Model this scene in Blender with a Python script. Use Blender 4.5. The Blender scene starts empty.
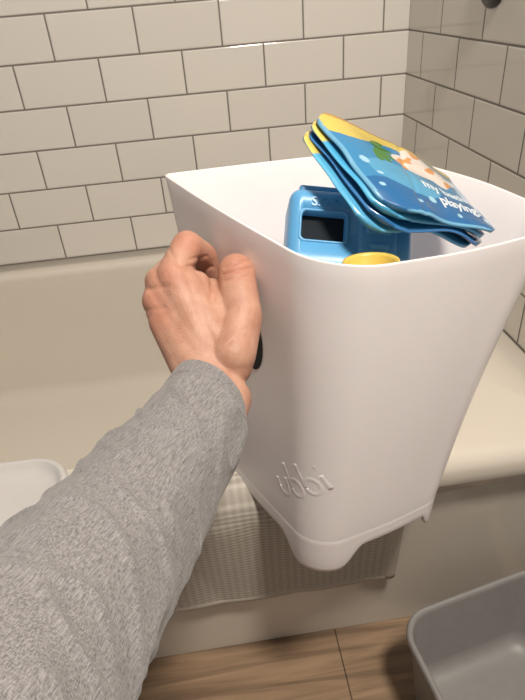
import bpy, bmesh, math, random
from mathutils import Vector, Matrix, noise
random.seed(3)
scene = bpy.context.scene
scene.view_settings.view_transform = 'Standard'
HC = 0.876
# ---------------------------------------------------------------- camera
F = Vector((0.0689, 0.8377, -0.5417)).normalized()
R = Vector((0.9894, -0.1268, -0.0703)); R = (R - F*R.dot(F)).normalized()
U = R.cross(F).normalized()
C0 = Vector((0, 0, HC))
FP = 560.0
def P(px, py, t):
    return C0 + t*(F + R*((px-262.5)/FP) + U*((350-py)/FP))
cam_d = bpy.data.cameras.new("camera"); cam = bpy.data.objects.new("camera", cam_d)
scene.collection.objects.link(cam)
M = Matrix((( R.x, U.x, -F.x, C0.x),(R.y, U.y, -F.y, C0.y),(R.z, U.z, -F.z, C0.z),(0,0,0,1)))
cam.matrix_world = M
cam_d.sensor_fit = 'VERTICAL'; cam_d.sensor_height = 24.0; cam_d.lens = 24.0*FP/700
cam_d.clip_start = 0.01
scene.camera = cam

# ---------------------------------------------------------------- helpers
def link(o): scene.collection.objects.link(o); return o
def mesh_obj(name, verts, faces, mat=None, smooth=True, parent=None):
    me = bpy.data.meshes.new(name)
    me.from_pydata([tuple(v) for v in verts], [], faces)
    bm = bmesh.new(); bm.from_mesh(me); bmesh.ops.recalc_face_normals(bm, faces=bm.faces); bm.to_mesh(me); bm.free()
    me.update()
    if smooth: me.polygons.foreach_set("use_smooth", [True]*len(me.polygons))
    o = bpy.data.objects.new(name, me); link(o)
    if mat: me.materials.append(mat)
    if parent: o.parent = parent
    return o
def tag(o, label, cat, **kw):
    o["label"] = label; o["category"] = cat
    for k, v in kw.items(): o[k] = v
def new_mat(name):
    m = bpy.data.materials.new(name); m.use_nodes = True
    nt = m.node_tree; b = nt.nodes["Principled BSDF"]
    return m, nt, b
def plain(name, col, rough=0.5, noise_amt=0.03, scale=40, bump=0.0, sss=0.0, spec=0.5):
    m, nt, b = new_mat(name)
    tc = nt.nodes.new("ShaderNodeTexCoord"); nz = nt.nodes.new("ShaderNodeTexNoise")
    nz.inputs["Scale"].default_value = scale; nz.inputs["Detail"].default_value = 4
    nt.links.new(tc.outputs["Object"], nz.inputs["Vector"])
    cr = nt.nodes.new("ShaderNodeValToRGB")
    cr.color_ramp.elements[0].color = tuple(max(0, c*(1-noise_amt)) for c in col)+(1,)
    cr.color_ramp.elements[1].color = tuple(min(1, c*(1+noise_amt)) for c in col)+(1,)
    cr.color_ramp.elements[0].position = .3; cr.color_ramp.elements[1].position = .7
    nt.links.new(nz.outputs["Fac"], cr.inputs["Fac"]); nt.links.new(cr.outputs["Color"], b.inputs["Base Color"])
    b.inputs["Roughness"].default_value = rough
    b.inputs["Specular IOR Level"].default_value = spec
    if bump:
        bp = nt.nodes.new("ShaderNodeBump"); bp.inputs["Strength"].default_value = bump; bp.inputs["Distance"].default_value = .001
        nt.links.new(nz.outputs["Fac"], bp.inputs["Height"]); nt.links.new(bp.outputs["Normal"], b.inputs["Normal"])
    if sss:
        b.inputs["Subsurface Weight"].default_value = sss
        b.inputs["Subsurface Radius"].default_value = (1, .4, .25)
        b.inputs["Subsurface Scale"].default_value = .006
    return m
def bake(o):
    dg = bpy.context.evaluated_depsgraph_get()
    me = bpy.data.meshes.new_from_object(o.evaluated_get(dg)); o.modifiers.clear(); o.data = me
    return o

# ---------------------------------------------------------------- tile material
def tile_mat(name, horiz, u0, v0):
    m, nt, b = new_mat(name)
    tc = nt.nodes.new("ShaderNodeTexCoord"); sp = nt.nodes.new("ShaderNodeSeparateXYZ")
    nt.links.new(tc.outputs["Object"], sp.inputs[0])
    au = nt.nodes.new("ShaderNodeMath"); au.operation = 'SUBTRACT'; au.inputs[1].default_value = u0
    av = nt.nodes.new("ShaderNodeMath"); av.operation = 'SUBTRACT'; av.inputs[1].default_value = v0
    nt.links.new(sp.outputs[horiz], au.inputs[0]); nt.links.new(sp.outputs["Z"], av.inputs[0])
    cb = nt.nodes.new("ShaderNodeCombineXYZ")
    nt.links.new(au.outputs[0], cb.inputs[0]); nt.links.new(av.outputs[0], cb.inputs[1])
    def brick(ms, smooth):
        br = nt.nodes.new("ShaderNodeTexBrick")
        br.inputs["Scale"].default_value = 1.0; br.inputs["Brick Width"].default_value = .166
        br.inputs["Row Height"].default_value = .0817; br.inputs["Mortar Size"].default_value = ms
        br.inputs["Mortar Smooth"].default_value = smooth; br.inputs["Bias"].default_value = 0
        nt.links.new(cb.outputs[0], br.inputs["Vector"]); return br
    br = brick(.0017, .1)
    br.inputs["Color1"].default_value = (.73, .70, .65, 1); br.inputs["Color2"].default_value = (.69, .66, .61, 1)
    br.inputs["Mortar"].default_value = (.21, .19, .17, 1)
    nz = nt.nodes.new("ShaderNodeTexNoise"); nz.inputs["Scale"].default_value = 9; nz.inputs["Detail"].default_value = 2
    nt.links.new(tc.outputs["Object"], nz.inputs["Vector"])
    nt.links.new(br.outputs["Color"], b.inputs["Base Color"])
    rr = nt.nodes.new("ShaderNodeMapRange"); rr.inputs["To Min"].default_value = .08; rr.inputs["To Max"].default_value = .8
    nt.links.new(br.outputs["Fac"], rr.inputs["Value"]); nt.links.new(rr.outputs[0], b.inputs["Roughness"])
    br2 = brick(.004, 1.0)
    inv = nt.nodes.new("ShaderNodeMath"); inv.operation = 'SUBTRACT'; inv.inputs[0].default_value = 1
    nt.links.new(br2.outputs["Fac"], inv.inputs[1])
    ad = nt.nodes.new("ShaderNodeMath"); ad.operation = 'MULTIPLY_ADD'; ad.inputs[1].default_value = .6
    nt.links.new(nz.outputs["Fac"], ad.inputs[0]); nt.links.new(inv.outputs[0], ad.inputs[2])
    bp = nt.nodes.new("ShaderNodeBump"); bp.inputs["Strength"].default_value = .6; bp.inputs["Distance"].default_value = .002
    nt.links.new(ad.outputs[0], bp.inputs["Height"]); nt.links.new(bp.outputs["Normal"], b.inputs["Normal"])
    return m
RIM = .374; WX = .462; WY = 1.28
def slab(name, x0, x1, y0, y1, z0, z1, mat):
    v = [(x, y, z) for z in (z0, z1) for y in (y0, y1) for x in (x0, x1)]
    f = [(0,1,3,2),(4,5,7,6),(0,1,5,4),(2,3,7,6),(0,2,6,4),(1,3,7,5)]
    o = mesh_obj(name, v, f, mat, smooth=False); o["kind"] = "structure"; return o
slab("wall_back", -1.5, WX+.1, WY, WY+.1, 0, 2.4, tile_mat("tile_back", "X", -.09-1.66, RIM-.0817*10))
slab("wall_right", WX, WX+.1, -1.2, WY, 0, 2.4, tile_mat("tile_right", "Y", WY-1.66, RIM-.0817*10))

# floor
m, nt, b = new_mat("wood_floor")
tc = nt.nodes.new("ShaderNodeTexCoord")
br = nt.nodes.new("ShaderNodeTexBrick"); br.inputs["Scale"].default_value = 1
br.inputs["Brick Width"].default_value = .62; br.inputs["Row Height"].default_value = .15; br.inputs["Mortar Size"].default_value = .0012
br.inputs["Color1"].default_value = (.29, .205, .135, 1); br.inputs["Color2"].default_value = (.235, .165, .108, 1); br.inputs["Mortar"].default_value = (.09, .065, .045, 1)
mpb = nt.nodes.new("ShaderNodeMapping"); mpb.inputs["Location"].default_value = (.50, .075, 0)
nt.links.new(tc.outputs["Object"], mpb.inputs[0]); nt.links.new(mpb.outputs[0], br.inputs["Vector"])
mp = nt.nodes.new("ShaderNodeMapping"); mp.inputs["Scale"].default_value = (2.5, 34, 1)
nt.links.new(tc.outputs["Object"], mp.inputs[0])
nz = nt.nodes.new("ShaderNodeTexNoise"); nz.inputs["Scale"].default_value = 1.6; nz.inputs["Detail"].default_value = 8; nz.inputs["Distortion"].default_value = .8
nt.links.new(mp.outputs[0], nz.inputs["Vector"])
cr = nt.nodes.new("ShaderNodeValToRGB"); cr.color_ramp.elements[0].position = .35; cr.color_ramp.elements[1].position = .68
cr.color_ramp.elements[0].color = (.62, .58, .55, 1); cr.color_ramp.elements[1].color = (1.35, 1.3, 1.24, 1)
nt.links.new(nz.outputs["Fac"], cr.inputs[0])
mx = nt.nodes.new("ShaderNodeMix"); mx.data_type = 'RGBA'; mx.blend_type = 'MULTIPLY'; mx.inputs[0].default_value = 1
nt.links.new(br.outputs["Color"], mx.inputs[6]); nt.links.new(cr.outputs[0], mx.inputs[7]); nt.links.new(mx.outputs[2], b.inputs["Base Color"])
b.inputs["Roughness"].default_value = .42
slab("floor", -1.5, WX+.1, -1.2, WY+.1, -.1, 0, m)

# ---------------------------------------------------------------- ring lofts
def rr_ring(x0, x1, y0, y1, r, z, n=10, m=12):
    pts = []
    cs = [(x1-r, y1-r, 0), (x0+r, y1-r, 90), (x0+r, y0+r, 180), (x1-r, y0+r, 270)]
    for k, (cx, cy, a0) in enumerate(cs):
        arc = [(cx+r*math.cos(math.radians(a0+90*i/n)), cy+r*math.sin(math.radians(a0+90*i/n))) for i in range(n+1)]
        pts += arc
        nx = cs[(k+1) % 4]; s = (nx[0]+r*math.cos(math.radians(nx[2])), nx[1]+r*math.sin(math.radians(nx[2])))
        e = arc[-1]
        for i in range(1, m): pts.append((e[0]+(s[0]-e[0])*i/m, e[1]+(s[1]-e[1])*i/m))
    return [Vector((p[0], p[1], z)) for p in pts]
def loft(rings, cap0=False, cap1=False):
    n = len(rings[0]); v = [p for r in rings for p in r]; f = []
    for k in range(len(rings)-1):
        for i in range(n):
            j = (i+1) % n
            f.append((k*n+i, k*n+j, (k+1)*n+j, (k+1)*n+i))
    def cap(base, ring):
        c = sum(ring, Vector())/n; v.append(c); ci = len(v)-1
        for i in range(n): f.append((base+i, base+(i+1) % n, ci))
    if cap0: cap(0, rings[0])
    if cap1: cap((len(rings)-1)*n, rings[-1])
    return v, f

# ---------------------------------------------------------------- bathtub
porc = plain("tub_acrylic", (.68, .63, .555), .10, .015, 3)
X0, X1, YF, YB = -1.06, WX-.001, .470, WY-.001
rings = []
def O(z, inset_front, ins=0, r=.01): rings.append(rr_ring(X0+ins, X1-ins, YF+inset_front, YB-ins, r, z, 16, 24))
O(.001, .034); O(.05, .030); O(.29, .026); O(.310, .022); O(.320, .012); O(.328, .004)
O(.336, 0); O(.346, 0); 
for k in range(1, 9):
    a = math.pi/2*k/8; O(.350+.024*math.sin(a), .024*(1-math.cos(a)), .002*k/8)
def I(z, d, r): rings.append(rr_ring(X0+.09+d*1.3, X1-.150-d*.9, YF+.092+d*.6, YB-.072-d*.6, r, z, 16, 24))
I(RIM, -.016, .14)
for k in range(1, 7):
    a = math.pi/2*k/6; I(RIM-.016*(1-math.cos(a)), -.016+.018*math.sin(a), .14)
I(.30, .010, .13); I(.20, .028, .13); I(.13, .042, .12)
for k in range(0, 7):
    a = math.pi/2*k/6; I(.066+.035*(1-math.sin(a)), .048+.06*(1-math.cos(a)), .11-.02*k/6)
I(.0655, .15, .08)
v, f = loft(rings, False, True)
tub = mesh_obj("bathtub", v, f, porc)
tag(tub, "glossy cream-white alcove bathtub against the tiled walls", "bathtub")
dm = plain("chrome", (.6, .6, .6), .2); dm.node_tree.nodes["Principled BSDF"].inputs["Metallic"].default_value = 1
mesh_obj("drain", *loft([rr_ring(.10, .16, .84, .90, .0299, .0660, 8, 2), rr_ring(.102, .158, .842, .898, .0279, .0695, 8, 2), rr_ring(.11, .15, .85, .89, .0199, .0685, 8, 2)], False, True), dm, parent=tub)

# ---------------------------------------------------------------- bath mat draped on the front rim
prof = [(.578, .30), (.573, .345), (.566, .366), (.553, .3775), (.53, .3795), (.505, .3795), (.490, .3785), (.478, .3735), (.468, .365), (.4625, .352), (.4615, .335), (.464, .31), (.470, .27), (.477, .22), (.482, .18), (.484, .158), (.485, .148)]
pp = []
for i in range(len(prof)-1):
    a, c = prof[i], prof[i+1]; L = math.dist(a, c); k = max(1, int(L/.006))
    for j in range(k): pp.append((a[0]+(c[0]-a[0])*j/k, a[1]+(c[1]-a[1])*j/k))
pp.append(prof[-1])
mx0, mx1 = -.2, .198; nxs = 70
v = []; f = []
def matw(x, z): return .0026*abs(math.sin(x*30+z*9))*(1 if z < .33 else .15)
for i, (y, z) in enumerate(pp):
    for j in range(nxs+1):
        x = mx0+(mx1-mx0)*j/nxs
        v.append(Vector((x, y-matw(x, z), z)))
for i in range(len(pp)-1):
    for j in range(nxs):
        a = i*(nxs+1)+j; f.append((a, a+1, a+nxs+2, a+nxs+1))
m, nt, b = new_mat("mat_weave")
tc = nt.nodes.new("ShaderNodeTexCoord"); sp = nt.nodes.new("ShaderNodeSeparateXYZ"); nt.links.new(tc.outputs["Object"], sp.inputs[0])
def wave(sock, freq):
    mm = nt.nodes.new("ShaderNodeMath"); mm.operation = 'MULTIPLY'; mm.inputs[1].default_value = freq
    nt.links.new(sock, mm.inputs[0]); s = nt.nodes.new("ShaderNodeMath"); s.operation = 'SINE'; nt.links.new(mm.outputs[0], s.inputs[0]); return s
ysum = nt.nodes.new("ShaderNodeMath"); ysum.operation = 'SUBTRACT'
nt.links.new(sp.outputs["Z"], ysum.inputs[0]); nt.links.new(sp.outputs["Y"], ysum.inputs[1])
s1 = wave(sp.outputs["X"], 620); s2 = wave(ysum.outputs[0], 900)
mu = nt.nodes.new("ShaderNodeMath"); mu.operation = 'MULTIPLY_ADD'; mu.inputs[1].default_value = .45
nt.links.new(s1.outputs[0], mu.inputs[0]); nt.links.new(s2.outputs[0], mu.inputs[2])
nzm = nt.nodes.new("ShaderNodeTexNoise"); nzm.inputs["Scale"].default_value = 500; nzm.inputs["Detail"].default_value = 3; nt.links.new(tc.outputs["Object"], nzm.inputs["Vector"])
ma = nt.nodes.new("ShaderNodeMath"); ma.operation = 'MULTIPLY_ADD'; ma.inputs[1].default_value = 2.0; nt.links.new(nzm.outputs["Fac"], ma.inputs[0]); nt.links.new(mu.outputs[0], ma.inputs[2])
mr = nt.nodes.new("ShaderNodeMapRange"); mr.inputs["From Min"].default_value = -.6; mr.inputs["From Max"].default_value = 2.6; nt.links.new(ma.outputs[0], mr.inputs["Value"])
cr = nt.nodes.new("ShaderNodeValToRGB"); cr.color_ramp.elements[0].position = .1; cr.color_ramp.elements[1].position = .9
cr.color_ramp.elements[0].color = (.39, .36, .315, 1); cr.color_ramp.elements[1].color = (.60, .56, .50, 1)
nt.links.new(mr.outputs[0], cr.inputs[0]); nt.links.new(cr.outputs[0], b.inputs["Base Color"]); b.inputs["Roughness"].default_value = 1
b.inputs["Specular IOR Level"].default_value = 0
bp = nt.nodes.new("ShaderNodeBump"); bp.inputs["Strength"].default_value = .28; bp.inputs["Distance"].default_value = .001
nt.links.new(mr.outputs[0], bp.inputs["Height"]); nt.links.new(bp.outputs["Normal"], b.inputs["Normal"])
mat_o = mesh_obj("bath_mat", v, f, m)
md = mat_o.modifiers.new("s", 'SOLIDIFY'); md.thickness = .005; md.offset = 0; bake(mat_o)
tag(mat_o, "beige woven cloth bath mat draped over the tub rim", "bath mat")
hemm = plain("hem_cloth", (.54, .50, .44), 1, .06, 300, .2, spec=0)
def tube(path, rx, ry, ax, ay):
    rg = [[p+ax*(rx*math.cos(t))+ay*(ry*math.sin(t)) for t in [k*math.pi/4 for k in range(8)]] for p in path]
    return loft(rg, True, True)
hp = [Vector((mx0+(mx1-mx0)*j/nxs, .485-matw(mx0+(mx1-mx0)*j/nxs, .148), .153)) for j in range(nxs+1)]
mesh_obj("hem", *tube(hp, .004, .010, Vector((0,1,0)), Vector((0,0,1))), hemm, parent=mat_o)
sp_ = [Vector((mx1-.003, y-matw(mx1, z)-.0005, z)) for y, z in pp]
mesh_obj("hem", *tube(sp_, .009, .004, Vector((1,0,0)), Vector((0,1,0))), hemm, parent=mat_o)

# ---------------------------------------------------------------- white tray
rg = []
def T(ins, z, r=.05): rg.append(rr_ring(-.56+ins, -.203-ins, .395+ins, .552-ins, max(.01, r-ins), z+.004, 10, 6))
T(.014, .3715); T(.006, .376); T(.001, .388); T(0, .396); T(.002, .4005); T(.006, .402); T(.009, .400); T(.012, .394); T(.018, .391); T(.03, .390)
v, f = loft(rg, True, True)
tray = mesh_obj("bath_tray", v, f, plain("tray_plastic", (.60, .59, .575), .35, .02, 20))
tag(tray, "shallow rounded white plastic tray resting on the tub rim", "tray")

# ---------------------------------------------------------------- grey storage box
def boxring(ins, z, x1=.235):
    pts = rr_ring(0+ins, x1-ins, -.26+ins, 0-ins, max(.006, .040-ins*.5), z, 12, 6)
    a = math.radians(11); ca, sa = math.cos(a), math.sin(a)
    return [Vector((.184+p.x*ca-p.y*sa*.7, .416+p.x*sa+p.y*ca, p.z)) for p in pts]
H = .158
rg = [boxring(.026, .001), boxring(.022, .004), boxring(.018, .012), boxring(.005, H-.015), boxring(0, H-.013), boxring(-.001, H-.006), boxring(0, H-.0015), boxring(.003, H), boxring(.006, H-.0015), boxring(.0075, H-.008),
      boxring(.018, .040), boxring(.021, .028), boxring(.028, .020), boxring(.038, .017), boxring(.05, .016)]
v, f = loft(rg, True, True)
gbox = mesh_obj("storage_box", v, f, plain("grey_plastic", (.27, .262, .255), .45, .04, 60, .1))
tag(gbox, "open grey plastic storage box on the wood-look floor", "storage box")

# ---------------------------------------------------------------- toy bin
L_t, F_t, R_t = P(163, 174, .60), P(331, 275, .42), P(592, 222, .515)
B_t = L_t + R_t - F_t
F_b = P(314, 564, .588); L_b = P(232, 472, .70); R_b = P(442, 508, .632)
zb = HC-.505
for q in (F_b, L_b, R_b):
    k = (zb-C0.z)/(q.z-C0.z); q.xyz = C0+(q-C0)*k
B_b = L_b + R_b - F_b
TOP = [L_t, F_t, R_t, B_t]; BOT = [L_b, F_b, R_b, B_b]
RT = [.007, .052, .070, .085]; RB = [.008, .032, .026, .030]
BUL = [.003, .007, .008, .002]
FOOT = [.45, 1.0, .55, .5]; FW = [.012, .028, .006, .02]
NA, NE = 14, 26
def bin_ring(fr, inset=0.0, drop=None):
    cs = [TOP[k].lerp(BOT[k], fr) for k in range(4)]
    # the right side draws in a little faster toward the foot
    s_in = .010*math.sin(math.pi*min(1, max(0, fr)))
    cs[2] = cs[2] + (cs[1]-cs[2]).normalized()*s_in; cs[3] = cs[3] + (cs[0]-cs[3]).normalized()*s_in
    rs = [RT[k]*(1-fr)+RB[k]*fr for k in range(4)]
    pts = []; cornerw = []
    for k in range(4):
        c = cs[k]; p = cs[k-1]; n = cs[(k+1) % 4]; r = rs[k]
        a = c+(p-c).normalized()*r; e = c+(n-c).normalized()*r; kk = .552
        for i in range(NA+1):
            t = i/NA; c1 = a.lerp(c, kk); c2 = e.lerp(c, kk)
            pts.append(a*(1-t)**3+c1*3*t*(1-t)**2+c2*3*t*t*(1-t)+e*t**3)
            wv = 1.0
            if k == 2: wv = 1.0 if .10 < t < .62 else (0.5 if .03 < t < .7 else 0)
            cornerw.append(wv*FOOT[k])
        n2 = cs[(k+2) % 4]; s = n+(c-n).normalized()*rs[(k+1) % 4]
        Lg = (s-e).length
        for i in range(1, NE):
            t = i/NE; pts.append(e.lerp(s, t))
            k2 = (k+1) % 4
            w1 = FOOT[k]*max(0, 1-t*Lg/FW[k]) if k != 2 else 0
            w2 = FOOT[k2]*max(0, 1-(1-t)*Lg/FW[k2]) if k2 != 2 else 0
            cornerw.append(max(w1, w2))
    cen = sum(pts, Vector())/len(pts); N = len(pts); out = []
    for i, p in enumerate(pts):
        tg = (pts[(i+1) % N]-pts[i-1]).normalized(); nn = tg.cross(Vector((0, 0, 1))).normalized()
        if nn.dot(p-cen) < 0: nn = -nn
        seg = i//(NA+NE); loc = i % (NA+NE)
        mid = (loc-NA/2)/(NA+NE)
        bi = seg if mid >= 0 else seg-1
        tt = mid if mid >= 0 else mid+1
        q = p+nn*(BUL[bi]*(1-fr*.6)*math.sin(math.pi*tt)**2-inset)
        if drop:
            w = cornerw[i]; w = w*w*(3-2*w) if FOOT[seg if mid < .5 else (seg+1) % 4] == 1.0 else w
            q = q+Vector((0, 0, -drop*w))
        out.append(q)
    return out
g = [bin_ring(1, .006, .027), bin_ring(1, .003, .0295), bin_ring(1, .0008, .0285), bin_ring(.995, 0, .025), bin_ring(.975, 0, .012), bin_ring(.955, 0, .003), bin_ring(.947, -.0001), bin_ring(.943, .0001), bin_ring(.940, .0002), bin_ring(.935, .0001)]
for k in range(1, 18): g.append(bin_ring(.93*(1-k/18)))
g += [bin_ring(.004, 0), bin_ring(.001, .0002), bin_ring(0, .0008), bin_ring(0, .0018), bin_ring(.001, .0024), bin_ring(.004, .0026)]
for k in range(1, 19): g.append(bin_ring(.94*k/18+.004, .0028))
g.append(bin_ring(.95, .008)); 
v, f = loft(g, False, True)
n = len(g[0]); base = len(v)
u1 = bin_ring(.965, .004); v += u1
for i in range(n): f.append((i, (i+1) % n, base+(i+1) % n, base+i))
v.append(sum(u1, Vector())/n); ci = len(v)-1
for i in range(n): f.append((base+i, base+(i+1) % n, ci))
binm = plain("bin_plastic", (.91, .868, .878), .25, .005, 15, sss=.12)
tbin = mesh_obj("toy_storage_bin", v, f, binm)
tag(tbin, "white tapered plastic bath toy bin held above the tub", "storage bin")

ring_cache = {}
def to_surface(sx, fr, off):
    key = round(fr, 4)
    if key not in ring_cache: ring_cache[key] = bin_ring(key)
    r = ring_cache[key]; N = len(r)
    i0 = (NA+NE)+NA//2; d = abs(sx); i = i0; st = 1 if sx >= 0 else -1
    while True:
        a, c = r[i % N], r[(i+st) % N]; s = (c-a).length
        if d <= s: p = a.lerp(c, d/s); tg = c-a; break
        d -= s; i += st
    nn = tg.cross(Vector((0, 0, 1))).normalized(); cen = sum(r, Vector())/N
    if nn.dot(p-cen) < 0: nn = -nn
    return p+nn*off
def text_mesh(txt, size, depth=.001, bold=0):
    cu = bpy.data.curves.new("t", 'FONT'); cu.body = txt; cu.size = size; cu.extrude = depth/2; cu.offset = bold; cu.align_x = 'CENTER'; cu.align_y = 'CENTER'
    cu.resolution_u = 6
    o = bpy.data.objects.new("t", cu); link(o)
    dg = bpy.context.evaluated_depsgraph_get(); dg.update()
    me = bpy.data.meshes.new_from_object(o.evaluated_get(dg)); bpy.data.objects.remove(o)
    return me
LS = 1.34
def stroke_tube(pts2, r=.0022):
    path = []
    for (x, y) in pts2:
        x *= LS; y *= LS*1.15
        a = math.radians(34); X, Y = x*math.cos(a)-y*math.sin(a), x*math.sin(a)+y*math.cos(a)
        path.append((X, Y))
    rgs = []
    for i, (x, y) in enumerate(path):
        x2, y2 = path[min(i+1, len(path)-1)]; x1, y1 = path[max(i-1, 0)]
        dx, dy = x2-x1, y2-y1; L = math.hypot(dx, dy) or 1; nx, ny = -dy/L, dx/L
        ring = []
        for j in range(9):
            t = math.pi*j/8; s = math.cos(t)*r; h = math.sin(t)**1.5*.00040
            ring.append(to_surface(-.022+x+nx*s, .745-(y+ny*s)/.34, h-.00008))
        rgs.append(ring)
    vv = [p for q in rgs for p in q]; ff = []
    for i in range(len(rgs)-1):
        for j in range(8): ff.append((i*9+j, i*9+j+1, (i+1)*9+j+1, (i+1)*9+j))
    ff.append(tuple(range(9))); ff.append(tuple((len(rgs)-1)*9+j for j in range(9)))
    return vv, ff
def arcp(cx, cy, r, a0, a1, n=20): return [(cx+r*math.cos(math.radians(a0+(a1-a0)*i/n)), cy+r*math.sin(math.radians(a0+(a1-a0)*i/n))) for i in range(n+1)]
def linep(x0, y0, x1, y1, n=10): return [(x0+(x1-x0)*i/n, y0+(y1-y0)*i/n) for i in range(n+1)]
rr0 = .0062
S_ = []
x = -.022
S_.append(linep(x-rr0, .007, x-rr0, 0, 5)+arcp(x, 0, rr0, 180, 360)+linep(x+rr0, 0, x+rr0, .007, 5))
for x in (-.0045, .0125):
    S_.append(linep(x-rr0, .018, x-rr0, 0, 10)+arcp(x, 0, rr0, 180, 540, 32))
S_.append(linep(.0245, .007, .0245, -.006, 8)); S_.append(arcp(.0245, .0135, .0004, 0, 300, 6))
lv_, lf_ = [], []
for s in S_:
    vv, ff = stroke_tube(s, .0030); b0 = len(lv_); lv_ += vv; lf_ += [tuple(i+b0 for i in q) for q in ff]
lg = mesh_obj("logo", lv_, lf_, binm, parent=tbin); lg["label"] = "embossed white logo lettering"
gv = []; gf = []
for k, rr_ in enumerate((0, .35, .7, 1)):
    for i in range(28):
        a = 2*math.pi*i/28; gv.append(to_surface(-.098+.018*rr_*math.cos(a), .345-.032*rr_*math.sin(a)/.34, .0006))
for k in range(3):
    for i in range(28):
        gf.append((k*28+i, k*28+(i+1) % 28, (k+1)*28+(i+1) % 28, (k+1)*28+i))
mesh_obj("grip_shade_patch", gv, gf, plain("grip_shade_dark", (.02, .018, .016), .8), parent=tbin)["label"] = "dark patch painting the shaded gap beside the thumb"  # flat dark patch on the bin wall, shade beside the thumb painted as colour

# ---------------------------------------------------------------- book
A = P(305, 107, .50); B = P(450, 181, .60); C = P(499, 240, .51); D = P(390, 214, .463)
def patch(u, v):
    p = A*(1-u)*(1-v)+B*u*(1-v)+C*u*v+D*(1-u)*v
    nrm = (B-A).cross(D-A).normalized()
    if nrm.z < 0: nrm = -nrm
    return p, nrm
def colat(me, fn):
    ca = me.color_attributes.new("Col", 'FLOAT_COLOR', 'POINT')
    for i, c in enumerate(fn): ca.data[i].color = (c[0], c[1], c[2], 1)
def attr_mat(name, rough=.3):
    m, nt, b = new_mat(name); a = nt.nodes.new("ShaderNodeVertexColor"); a.layer_name = "Col"
    nt.links.new(a.outputs["Color"], b.inputs["Base Color"]); b.inputs["Roughness"].default_value = rough
    b.inputs["Coat Weight"].default_value = .7; b.inputs["Coat Roughness"].default_value = .1
    return m
def ell(u, v, cu, cv, ru, rv, rot=0):
    du, dv = u-cu, v-cv; c, s = math.cos(rot), math.sin(rot)
    return ((du*c+dv*s)/ru)**2+((-du*s+dv*c)/rv)**2 < 1
def art(u, v):
    nzv = noise.noise(Vector((u*4, v*4, 3)))
    col = (.045, .25, .50)
    if v > .66+.12*nzv: col = (.02, .14, .36)
    if ell(u, v, .34, .60, .24, .16, .3): col = (.09, .36, .60)
    if v < .22+.05*math.sin(u*11) and u < .62: col = (.70, .55, .13)
    elif v < .12: col = (.70, .55, .13)
    if v < .07: col = (.60, .33, .06)
    for k in range(5):
        a = -1.2+k*.6
        if ell(u, v, .26+.07*math.cos(a+.5), .28+.10*math.sin(a+.5), .068, .032, a+.5): col = (.06, .22, .04)
    n2_ = noise.noise(Vector((u*6, v*6, 9)))
    if ell(u, v, .62, .32, .24+.07*n2_, .17+.09*n2_, .15):
        col = (.82, .74, .68)
        if noise.noise(Vector((u*11, v*11, 2))) > .22: col = (.74, .33, .10)
    for (cu, cv, r) in [(.1, .5, .03), (.14, .62, .02), (.45, .78, .03), (.3, .85, .02), (.9, .85, .03), (.62, .9, .02), (.08, .75, .02), (.93, .5, .025)]:
        if ell(u, v, cu, cv, r, r): col = (.36, .62, .78)
    return col
NL = 4
leafcols = [(.04, .25, .50), (.06, .36, .62), (.02, .15, .38), (.09, .40, .66)]
am = attr_mat("printed_vinyl", .22)
WK = [0, .5, -.35, .7]
def wavf(u, v, k): return .0026*math.sin(u*9+k*1.2)*(v**2)+.0026*noise.noise(Vector((u*3.6, v*3.6, k*1.)))-.0009*math.exp(-((u+v*.3-.55)/.02)**2)
def leaf(k, n2):
    top = []; cols = []; th = .0060
    for side in (0, 1):
        for j in range(n2+1):
            for i in range(n2+1):
                u, v = i/n2, j/n2
                uu, vv = u-.5, v-.5
                r = .20
                ax, ay = abs(uu), abs(vv)
                if ax > .5-r and ay > .5-r:
                    dx, dy = ax-(.5-r), ay-(.5-r); mxd = max(dx, dy); l = math.hypot(dx, dy)
                    if l > 0: s = mxd/l; dx *= s; dy *= s
                    uu = math.copysign(.5-r+dx, uu); vv = math.copysign(.5-r+dy, vv)
                U_, V_ = uu+.5, vv+.5
                p, nn = patch(U_, V_)
                edge = min(U_, 1-U_, V_, 1-V_)
                puff = min(1, edge/.07)**.5
                off = .007*math.sin(math.pi*U_)+wavf(U_, V_, k)-k*(.0062+.0008*(1-U_)*V_) + (.5-side)*th*(.2+.8*puff)
                q = p+nn*off+(D-A).normalized()*(k*.0016*(1-V_)-.003*WK[k]*V_) + (A-B).normalized()*(k*.0012+.003*WK[k])
                top.append(q)
                if k == 0 and side == 0:
                    cc = art(U_, V_)
                    if edge < .018: cc = (.16, .42, .64) if V_ > .1 else (.66, .50, .13)
                    cols.append(cc)
                else:
                    c = leafcols[k]
                    if U_ < .12 and V_ < .3 and side == 0 and k in (1, 3): c = (.66, .52, .12)
                    cols.append(tuple(min(1, x*1.5+.03) for x in c) if edge < .012 else c)
    f = []; S = (n2+1)**2
    for j in range(n2):
        for i in range(n2):
            a = j*(n2+1)+i; f.append((a, a+1, a+n2+2, a+n2+1)); f.append((S+a, S+a+n2+1, S+a+n2+2, S+a+1))
    for i in range(n2):
        f.append((i, S+i, S+i+1, i+1)); a = n2*(n2+1)+i; f.append((a, a+1, S+a+1, S+a))
        a = i*(n2+1); f.append((a, a+n2+1, S+a+n2+1, S+a)); a = i*(n2+1)+n2; f.append((a, S+a, S+a+n2+1, a+n2+1))
    return top, f, cols
bk = bpy.data.objects.new("bath_book", None); link(bk); bk.location = C; bk.empty_display_size = .02
bpy.context.view_layer.update()
def kidof(o, par):
    o.parent = par; o.matrix_parent_inverse = par.matrix_world.inverted()
for k in range(NL):
    tv, tf, tcx = leaf(k, 170 if k == 0 else 60)
    o = mesh_obj("cover" if k == 0 else "page", tv, tf, am)
    colat(o.data, tcx); kidof(o, bk)
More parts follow.
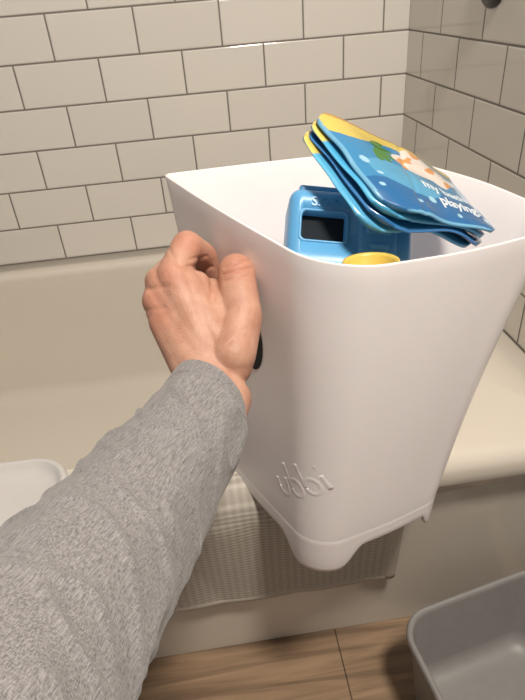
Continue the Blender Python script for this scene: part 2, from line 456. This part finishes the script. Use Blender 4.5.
tag(bk, "soft blue vinyl bath book with underwater pictures, atop the toys", "bath book")
wm = plain("white_print", (.70, .76, .80), .35)
for txt, uc, vc, sz in [("my bath", .64, .60, .125), ("playing!", .70, .755, .125)]:
    me = text_mesh(txt, sz, .002, .003)
    for vv in me.vertices:
        x, y, z = vv.co
        u, v2 = uc+x*.95, vc-y*1.15
        p, nn = patch(u, v2)
        vv.co = p+nn*(.007*math.sin(math.pi*u)+wavf(u, v2, 0)+.0031+z*.1)
    o = bpy.data.objects.new("lettering", me); link(o); me.materials.append(wm); kidof(o, bk)

# ---------------------------------------------------------------- toy bus
blue = plain("toy_blue", (.12, .40, .72), .36, .03, 30)
dark = plain("toy_dark", (.025, .03, .035), .95, spec=.02)
def rbox(sx, sy, sz, bev, seg=4):
    bm = bmesh.new(); bmesh.ops.create_cube(bm, size=1)
    for vv in bm.verts: vv.co = Vector((vv.co.x*sx, vv.co.y*sy, vv.co.z*sz))
    bmesh.ops.bevel(bm, geom=bm.edges[:]+bm.verts[:], offset=bev, segments=seg, affect='EDGES', profile=.5)
    me = bpy.data.meshes.new("b"); bm.to_mesh(me); bm.free(); me.polygons.foreach_set("use_smooth", [True]*len(me.polygons)); return me
bus = bpy.data.objects.new("toy_bus", None); link(bus); bus.empty_display_size = .02
body = bpy.data.objects.new("body", rbox(.118, .06, .085, .012, 6)); link(body); body.data.materials.append(blue)
c = bpy.data.objects.new("c", rbox(.042, .022, .028, .003, 2)); link(c); c.location = (-.026, -.028, .004)
md = body.modifiers.new("b", 'BOOLEAN'); md.operation = 'DIFFERENCE'; md.object = c; md.solver = 'EXACT'
bpy.context.view_layer.update(); bake(body)
bpy.data.objects.remove(c)
body.parent = bus
def kid(name, me, loc, mat, par=bus, rot=None):
    o = bpy.data.objects.new(name, me); link(o); o.location = loc; me.materials.append(mat); o.parent = par
    if rot: o.rotation_euler = rot
    return o
x = -.026
wmesh = rbox(.041, .002, .027, .0006, 1); wmesh.polygons.foreach_set("use_smooth", [False]*len(wmesh.polygons))
kid("window", wmesh, (x, -.0180, .004), dark)
rgs = [rr_ring(-.0232+e, .0232-e, -.0162+e, .0162-e, .005, 0, 5, 2) for e in (0, .0006, .002, .0026)]
for q, dy in zip(rgs, (0, -.0010, -.0010, .002)):
    for p in q: p.z = p.y; p.y = dy
vv, ff = loft(rgs); fo = mesh_obj("window_frame", [Vector((p.x, p.y, p.z)) for p in vv], ff, blue); fo.parent = bus; fo.location = (x, -.030, .004)
# chunky moulded door with a rounded handle beside the window
kid("door", rbox(.036, .010, .058, .0045), (.024, -.030, -.004), blue)
kid("door_panel", rbox(.024, .006, .020, .0028), (.024, -.0355, .008), blue)
kid("handle", rbox(.018, .008, .006, .0028), (.024, -.0365, -.014), blue)
kid("roof_panel", rbox(.10, .044, .008, .003), (0, 0, .0435), blue)
me = text_mesh("S.'2.S", .0125, .0016, .0002)
kid("raised_lettering", me, (-.026, -.0304, .0268), blue, rot=(math.pi/2, 0, 0))
for x in (-.03, .03):
    for y in (-.03, .03):
        bm = bmesh.new(); bmesh.ops.create_cone(bm, cap_ends=True, segments=28, radius1=.014, radius2=.012, depth=.010); me = bpy.data.meshes.new("w"); bm.to_mesh(me); bm.free()
        kid("wheel", me, (x, y, -.042), dark, rot=(math.pi/2, 0, 0))
bus.location = P(352, 231, .515)+Vector((0, .024, -.022)); bus.rotation_euler = (math.radians(-42), math.radians(9), math.radians(-8))
tag(bus, "light blue plastic toy bus inside the white bin", "toy bus")

# ---------------------------------------------------------------- yellow cup
yl = plain("toy_yellow", (.74, .55, .11), .35)
rg = []
def cy(r, z): rg.append([Vector((r*math.cos(t), r*math.sin(t), z)) for t in [2*math.pi*i/40 for i in range(40)]])
for r, z in [(.018, -.04), (.0195, -.039), (.0235, -.002), (.0255, -.002), (.0262, 0), (.0255, .002), (.0235, .002), (.0215, 0), (.0175, -.036)]: cy(r*.92, z)
v, f = loft(rg, True, True)
cup = mesh_obj("toy_cup", v, f, yl); cup.location = P(371, 263, .466); cup.rotation_euler = (math.radians(-6), 0, 0)
tag(cup, "small yellow plastic toy cup tucked in the bin", "toy cup")

# ---------------------------------------------------------------- shower valve on the side wall
blk = plain("matte_black", (.015, .015, .015), .35)
rg = []
for r, x in [(.04, 0), (.04, .004), (.037, .007), (.018, .008), (.017, .03), (.014, .034)]:
    rg.append([Vector((-x, r*math.cos(t), r*math.sin(t))) for t in [2*math.pi*i/40 for i in range(40)]])
v, f = loft(rg, True, True)
val = mesh_obj("shower_valve", v, f, blk); val.location = (WX, .93, HC-.010)
tag(val, "black round shower valve mounted on the tiled wall", "shower valve")
lv = bpy.data.objects.new("lever", rbox(.01, .012, .06, .004)); link(lv); lv.data.materials.append(blk); lv.parent = val; lv.location = (-.03, 0, .03)

# ---------------------------------------------------------------- person: left hand + forearm
def capsule(bm, p, q, r1, r2, seg=20):
    d = q-p; L = d.length
    if L < 1e-6: return
    z = d.normalized(); x = z.orthogonal().normalized(); y = z.cross(x)
    rings = []; nh = 6
    for i in range(1, nh+1):
        a = -math.pi/2+ (math.pi/2)*i/nh; rings.append((p+z*r1*math.sin(a), r1*math.cos(a)))
    for i in range(0, nh):
        a = (math.pi/2)*i/nh; rings.append((q+z*r2*math.sin(a), r2*math.cos(a)))
    vs = [[bm.verts.new(c+(x*math.cos(t)+y*math.sin(t))*r) for t in [2*math.pi*k/seg for k in range(seg)]] for c, r in rings]
    for a, c in zip(vs, vs[1:]):
        for k in range(seg): bm.faces.new((a[k], a[(k+1) % seg], c[(k+1) % seg], c[k]))
    b0 = bm.verts.new(p-z*r1); b1 = bm.verts.new(q+z*r2)
    for k in range(seg): bm.faces.new((b0, vs[0][(k+1) % seg], vs[0][k])); bm.faces.new((b1, vs[-1][k], vs[-1][(k+1) % seg]))
FING = {
 'index': [(173,275,.494,.0148),(187,246,.510,.0142),(204,256,.538,.0128),(211,277,.556,.0106)],
 'middle':[(161,282,.500,.0142),(170,268,.545,.0118),(174,272,.592,.0098),(190,280,.630,.0088)],
 'ring':  [(158,301,.497,.0138),(162,290,.542,.0108),(168,296,.585,.0092),(187,302,.628,.0084)],
 'pinky': [(164,322,.489,.0130),(165,312,.527,.0098),(170,318,.566,.0084),(190,322,.606,.0076)]}
THUMB = [(233,355,.470,.0195),(242,318,.486,.0180),(236,272,.502,.0168),(251,277,.532,.0134)]
bm = bmesh.new()
for nme, ch in FING.items():
    pts = [P(*c[:3]) for c in ch]
    for i in range(3): capsule(bm, pts[i], pts[i+1], ch[i][3], ch[i+1][3])
pts = [P(*c[:3]) for c in THUMB]
for i in range(3): capsule(bm, pts[i], pts[i+1], THUMB[i][3], THUMB[i+1][3])
W = {'index': (228,400,.464), 'middle': (221,396,.460), 'ring': (211,391,.460), 'pinky': (203,388,.466)}
for nme in FING:
    c = FING[nme][0]; capsule(bm, P(*W[nme]), P(*c[:3]), .0190, c[3]+.0006)
capsule(bm, P(222,392,.468), P(166,280,.499), .018, .0144)
capsule(bm, P(214,388,.466), P(160,293,.500), .018, .0140)
capsule(bm, P(208,386,.468), P(161,312,.494), .018, .0134)
capsule(bm, P(222,392,.480), P(195,300,.520), .020, .015)
capsule(bm, P(232,365,.472), P(186,286,.494), .018, .0150)
capsule(bm, P(236,345,.478), P(196,286,.502), .017, .014)
capsule(bm, P(240,330,.486), P(212,292,.508), .016, .013)
el = P(40, 650, .28)
capsule(bm, P(228,400,.464), P(206,434,.43), .020, .024)
capsule(bm, P(204,390,.466), P(196,424,.432), .020, .024)
capsule(bm, P(202,428,.432), P(130,520,.35), .027, .034)
capsule(bm, P(130,520,.35), el, .034, .040)
bmesh.ops.recalc_face_normals(bm, faces=bm.faces)
me = bpy.data.meshes.new("person"); bm.to_mesh(me); bm.free()
person = bpy.data.objects.new("person", me); link(person)
md = person.modifiers.new("r", 'REMESH'); md.mode = 'VOXEL'; md.voxel_size = .0010; md.use_smooth_shade = True
md = person.modifiers.new("s", 'SMOOTH'); md.factor = .5; md.iterations = 20
bpy.context.view_layer.update(); bake(person)
FOLDS = [((190,268,.50),(212,266,.53)), ((191,261,.50),(208,258,.53)), ((225,268,.49),(250,262,.51)), ((223,275,.49),(252,271,.51)), ((225,282,.49),(248,280,.51)), ((214,300,.49),(214,262,.52)), ((180,266,.49),(171,250,.52)), ((168,262,.49),(155,270,.50)), ((150,290,.49),(172,289,.50)), ((148,311,.49),(168,309,.49)), ((246,330,.48),(228,345,.47)), ((243,338,.48),(226,352,.47))]
AMP = (.0009, .0007, .0011, .0011, .0008, .0026, .0008, .0006, .0009, .0008, .0004, .0004); WD = (.0014, .0012, .0013, .0013, .0012, .0030, .002, .002, .0025, .0025, .0012, .0012)
FD = [(P(*a), P(*b_)) for a, b_ in FOLDS]
nrm = [vtx.normal.copy() for vtx in person.data.vertices]
c_h = P(205, 285, .50)
for vi, vtx in enumerate(person.data.vertices):
    if (vtx.co-c_h).length > .075: continue
    q = vtx.co.copy(); disp = 0
    for (pa, pb), amp, wd in zip(FD, AMP, WD):
        if (q-pa).length > .045: continue
        q2 = q-F*((q-pa).dot(F)); pb2 = pb-F*((pb-pa).dot(F)); ab = pb2-pa
        t = max(0, min(1, (q2-pa).dot(ab)/ab.length_squared)); d = (q2-(pa+ab*t)).length
        if d < wd*3: disp += amp*math.exp(-(d/wd)**2)
    if disp and nrm[vi].dot(F) < .1: vtx.co = q-nrm[vi]*disp
KN = [P(187,244,.50), P(170,276,.485), P(151,300,.485), P(155,322,.478), P(237,268,.49), P(206,262,.53)]
ca = person.data.color_attributes.new("Red", 'FLOAT_COLOR', 'POINT')
for vi, vtx in enumerate(person.data.vertices):
    s = 0
    for k_ in KN:
        d = (vtx.co-k_).length
        if d < .04: s = max(s, math.exp(-(d/.016)**2))
    ca.data[vi].color = (s, s, s, 1)
person.data.polygons.foreach_set("use_smooth", [True]*len(person.data.polygons))
m, nt, b = new_mat("skin")
tc = nt.nodes.new("ShaderNodeTexCoord"); n1 = nt.nodes.new("ShaderNodeTexNoise"); n1.inputs["Scale"].default_value = 60; n1.inputs["Detail"].default_value = 5
n2 = nt.nodes.new("ShaderNodeTexVoronoi"); n2.inputs["Scale"].default_value = 650
nt.links.new(tc.outputs["Object"], n1.inputs["Vector"]); nt.links.new(tc.outputs["Object"], n2.inputs["Vector"])
cr = nt.nodes.new("ShaderNodeValToRGB"); cr.color_ramp.elements[0].position = .3; cr.color_ramp.elements[1].position = .7
cr.color_ramp.elements[0].color = (.45, .225, .155, 1); cr.color_ramp.elements[1].color = (.58, .335, .24, 1)
va = nt.nodes.new("ShaderNodeVertexColor"); va.layer_name = "Red"
mx = nt.nodes.new("ShaderNodeMix"); mx.data_type = 'RGBA'
sc_ = nt.nodes.new("ShaderNodeMath"); sc_.operation = 'MULTIPLY'; sc_.inputs[1].default_value = .5
nt.links.new(va.outputs["Color"], sc_.inputs[0]); nt.links.new(sc_.outputs[0], mx.inputs[0])
nt.links.new(n1.outputs["Fac"], cr.inputs[0]); nt.links.new(cr.outputs[0], mx.inputs[6]); mx.inputs[7].default_value = (.54, .21, .14, 1)
nt.links.new(mx.outputs[2], b.inputs["Base Color"])
bp = nt.nodes.new("ShaderNodeBump"); bp.inputs["Strength"].default_value = .4; bp.inputs["Distance"].default_value = .0005
nt.links.new(n2.outputs["Distance"], bp.inputs["Height"]); nt.links.new(bp.outputs["Normal"], b.inputs["Normal"])
b.inputs["Roughness"].default_value = .5; b.inputs["Subsurface Weight"].default_value = .08; b.inputs["Subsurface Radius"].default_value = (1, .35, .2); b.inputs["Subsurface Scale"].default_value = .003
person.data.materials.append(m)
tag(person, "person in a heather grey sleeve gripping the white bin", "person")

# sleeve
path = [(208,398,.450,.0345),(200,414,.436,.0378),(187,439,.415,.0412),(165,470,.388,.0438),(130,518,.345,.0455),(95,567,.308,.0475),(60,618,.27,.0495),(14,685,.235,.0525),(-50,780,.195,.0570),(-150,920,.155,.061),(-330,1170,.115,.064),(-900,1900,.07,.066)]
cp = [(P(a, b_, c), r) for a, b_, c, r in path]
NS = 300; seg = 96
def samp(t):
    x = t*(len(cp)-1); i = min(int(x), len(cp)-2); s = x-i
    g4 = [cp[max(0, i-1)], cp[i], cp[i+1], cp[min(len(cp)-1, i+2)]]
    def cr_(a, b_, c, d): return .5*((2*b_)+(c-a)*s+(2*a-5*b_+4*c-d)*s*s+(-a+3*b_-3*c+d)*s**3)
    return cr_(*[q[0] for q in g4]), cr_(*[q[1] for q in g4])
rings = []
ref = None; dist = 0; lastp = None
for k in range(NS+1):
    t = k/NS; p, r = samp(t); p2, _ = samp(min(1, t+.005)); p1, _ = samp(max(0, t-.005)); z = (p2-p1).normalized()
    if lastp is not None: dist += (p-lastp).length
    lastp = p
    if ref is None: ref = z.orthogonal().normalized()
    x = (ref-z*ref.dot(z)).normalized(); ref = x; y = z.cross(x); ring = []
    for j in range(seg):
        a = 2*math.pi*j/seg; d = x*math.cos(a)+y*math.sin(a)
        w = noise.noise(Vector((math.cos(a)*1.5, math.sin(a)*1.5, dist*14)))*.0034
        rg_ = 1-abs(noise.noise(Vector((math.cos(a)*1.3+5, math.sin(a)*1.3, dist*30+a*.9))))*2
        w += .0030*max(0, rg_)**4-.001
        w *= min(1, .15+dist/.03)
        cu_ = -.0010*math.exp(-((dist-.016)/.0010)**2)
        sl = (R*.85-U*.5).dot(d)*.010*max(0, 1-dist/.035)
        ring.append(p+d*(r+w+cu_)+z*sl)
    rings.append(ring)
c0 = sum(rings[0], Vector())/seg; z0 = (samp(.01)[0]-samp(0)[0]).normalized()
inner = []
for dz, sc in ((-.0003, .992), (.0006, .975), (.004, .955), (.012, .93), (.03, .90)):
    inner.append([c0+(q-c0)*sc+z0*dz for q in rings[0]])
rings = inner[::-1]+rings
v, f = loft(rings, False, True)
m, nt, b = new_mat("heather_jersey")
tc = nt.nodes.new("ShaderNodeTexCoord")
arm = (P(214,408,.446)-P(60,618,.27)).normalized()
mp = nt.nodes.new("ShaderNodeMapping"); 
rot = arm.to_track_quat('Z', 'Y').inverted().to_euler(); mp.vector_type = 'POINT'
mp.inputs["Rotation"].default_value = rot
nt.links.new(tc.outputs["Object"], mp.inputs[0])
def nzs(sc, det):
    q = nt.nodes.new("ShaderNodeMapping"); q.inputs["Scale"].default_value = sc; nt.links.new(mp.outputs[0], q.inputs[0])
    n_ = nt.nodes.new("ShaderNodeTexNoise"); n_.inputs["Scale"].default_value = 1; n_.inputs["Detail"].default_value = det; nt.links.new(q.outputs[0], n_.inputs["Vector"]); return n_
n1 = nzs((1700, 1700, 130), 3); n2 = nzs((500, 500, 2000), 2)
av = nt.nodes.new("ShaderNodeMath"); av.operation = 'MULTIPLY_ADD'; av.inputs[1].default_value = 2.0; nt.links.new(n1.outputs["Fac"], av.inputs[0]); nt.links.new(n2.outputs["Fac"], av.inputs[2])
hf_ = nt.nodes.new("ShaderNodeMath"); hf_.operation = 'MULTIPLY'; hf_.inputs[1].default_value = .3333; nt.links.new(av.outputs[0], hf_.inputs[0])
cr = nt.nodes.new("ShaderNodeValToRGB"); cr.color_ramp.elements[0].position = .37; cr.color_ramp.elements[1].position = .63
cr.color_ramp.elements[0].color = (.135, .13, .135, 1); cr.color_ramp.elements[1].color = (.34, .33, .335, 1)
nt.links.new(hf_.outputs[0], cr.inputs[0]); nt.links.new(cr.outputs[0], b.inputs["Base Color"]); b.inputs["Roughness"].default_value = .95
b.inputs["Sheen Weight"].default_value = .2
bp = nt.nodes.new("ShaderNodeBump"); bp.inputs["Strength"].default_value = .35; bp.inputs["Distance"].default_value = .0004
nt.links.new(hf_.outputs[0], bp.inputs["Height"]); nt.links.new(bp.outputs["Normal"], b.inputs["Normal"])
slv = mesh_obj("sleeve", v, f, m); slv.parent = person; slv["label"] = "heather grey knit sleeve"

# ---------------------------------------------------------------- light
def area(name, loc, target, size, energy, col):
    ld = bpy.data.lights.new(name, 'AREA'); ld.shape = 'DISK'; ld.size = size; ld.energy = energy; ld.color = col
    o = bpy.data.objects.new(name, ld); link(o); o.location = loc
    o.rotation_euler = (Vector(target)-Vector(loc)).to_track_quat('-Z', 'Y').to_euler(); return o
area("ceiling_light", (.34, -.16, 2.05), (.12, .72, .3), .24, 30, (1, .905, .795))
w = bpy.data.worlds.new("world"); scene.world = w; w.use_nodes = True
w.node_tree.nodes["Background"].inputs[0].default_value = (1, .92, .86, 1); w.node_tree.nodes["Background"].inputs[1].default_value = .22
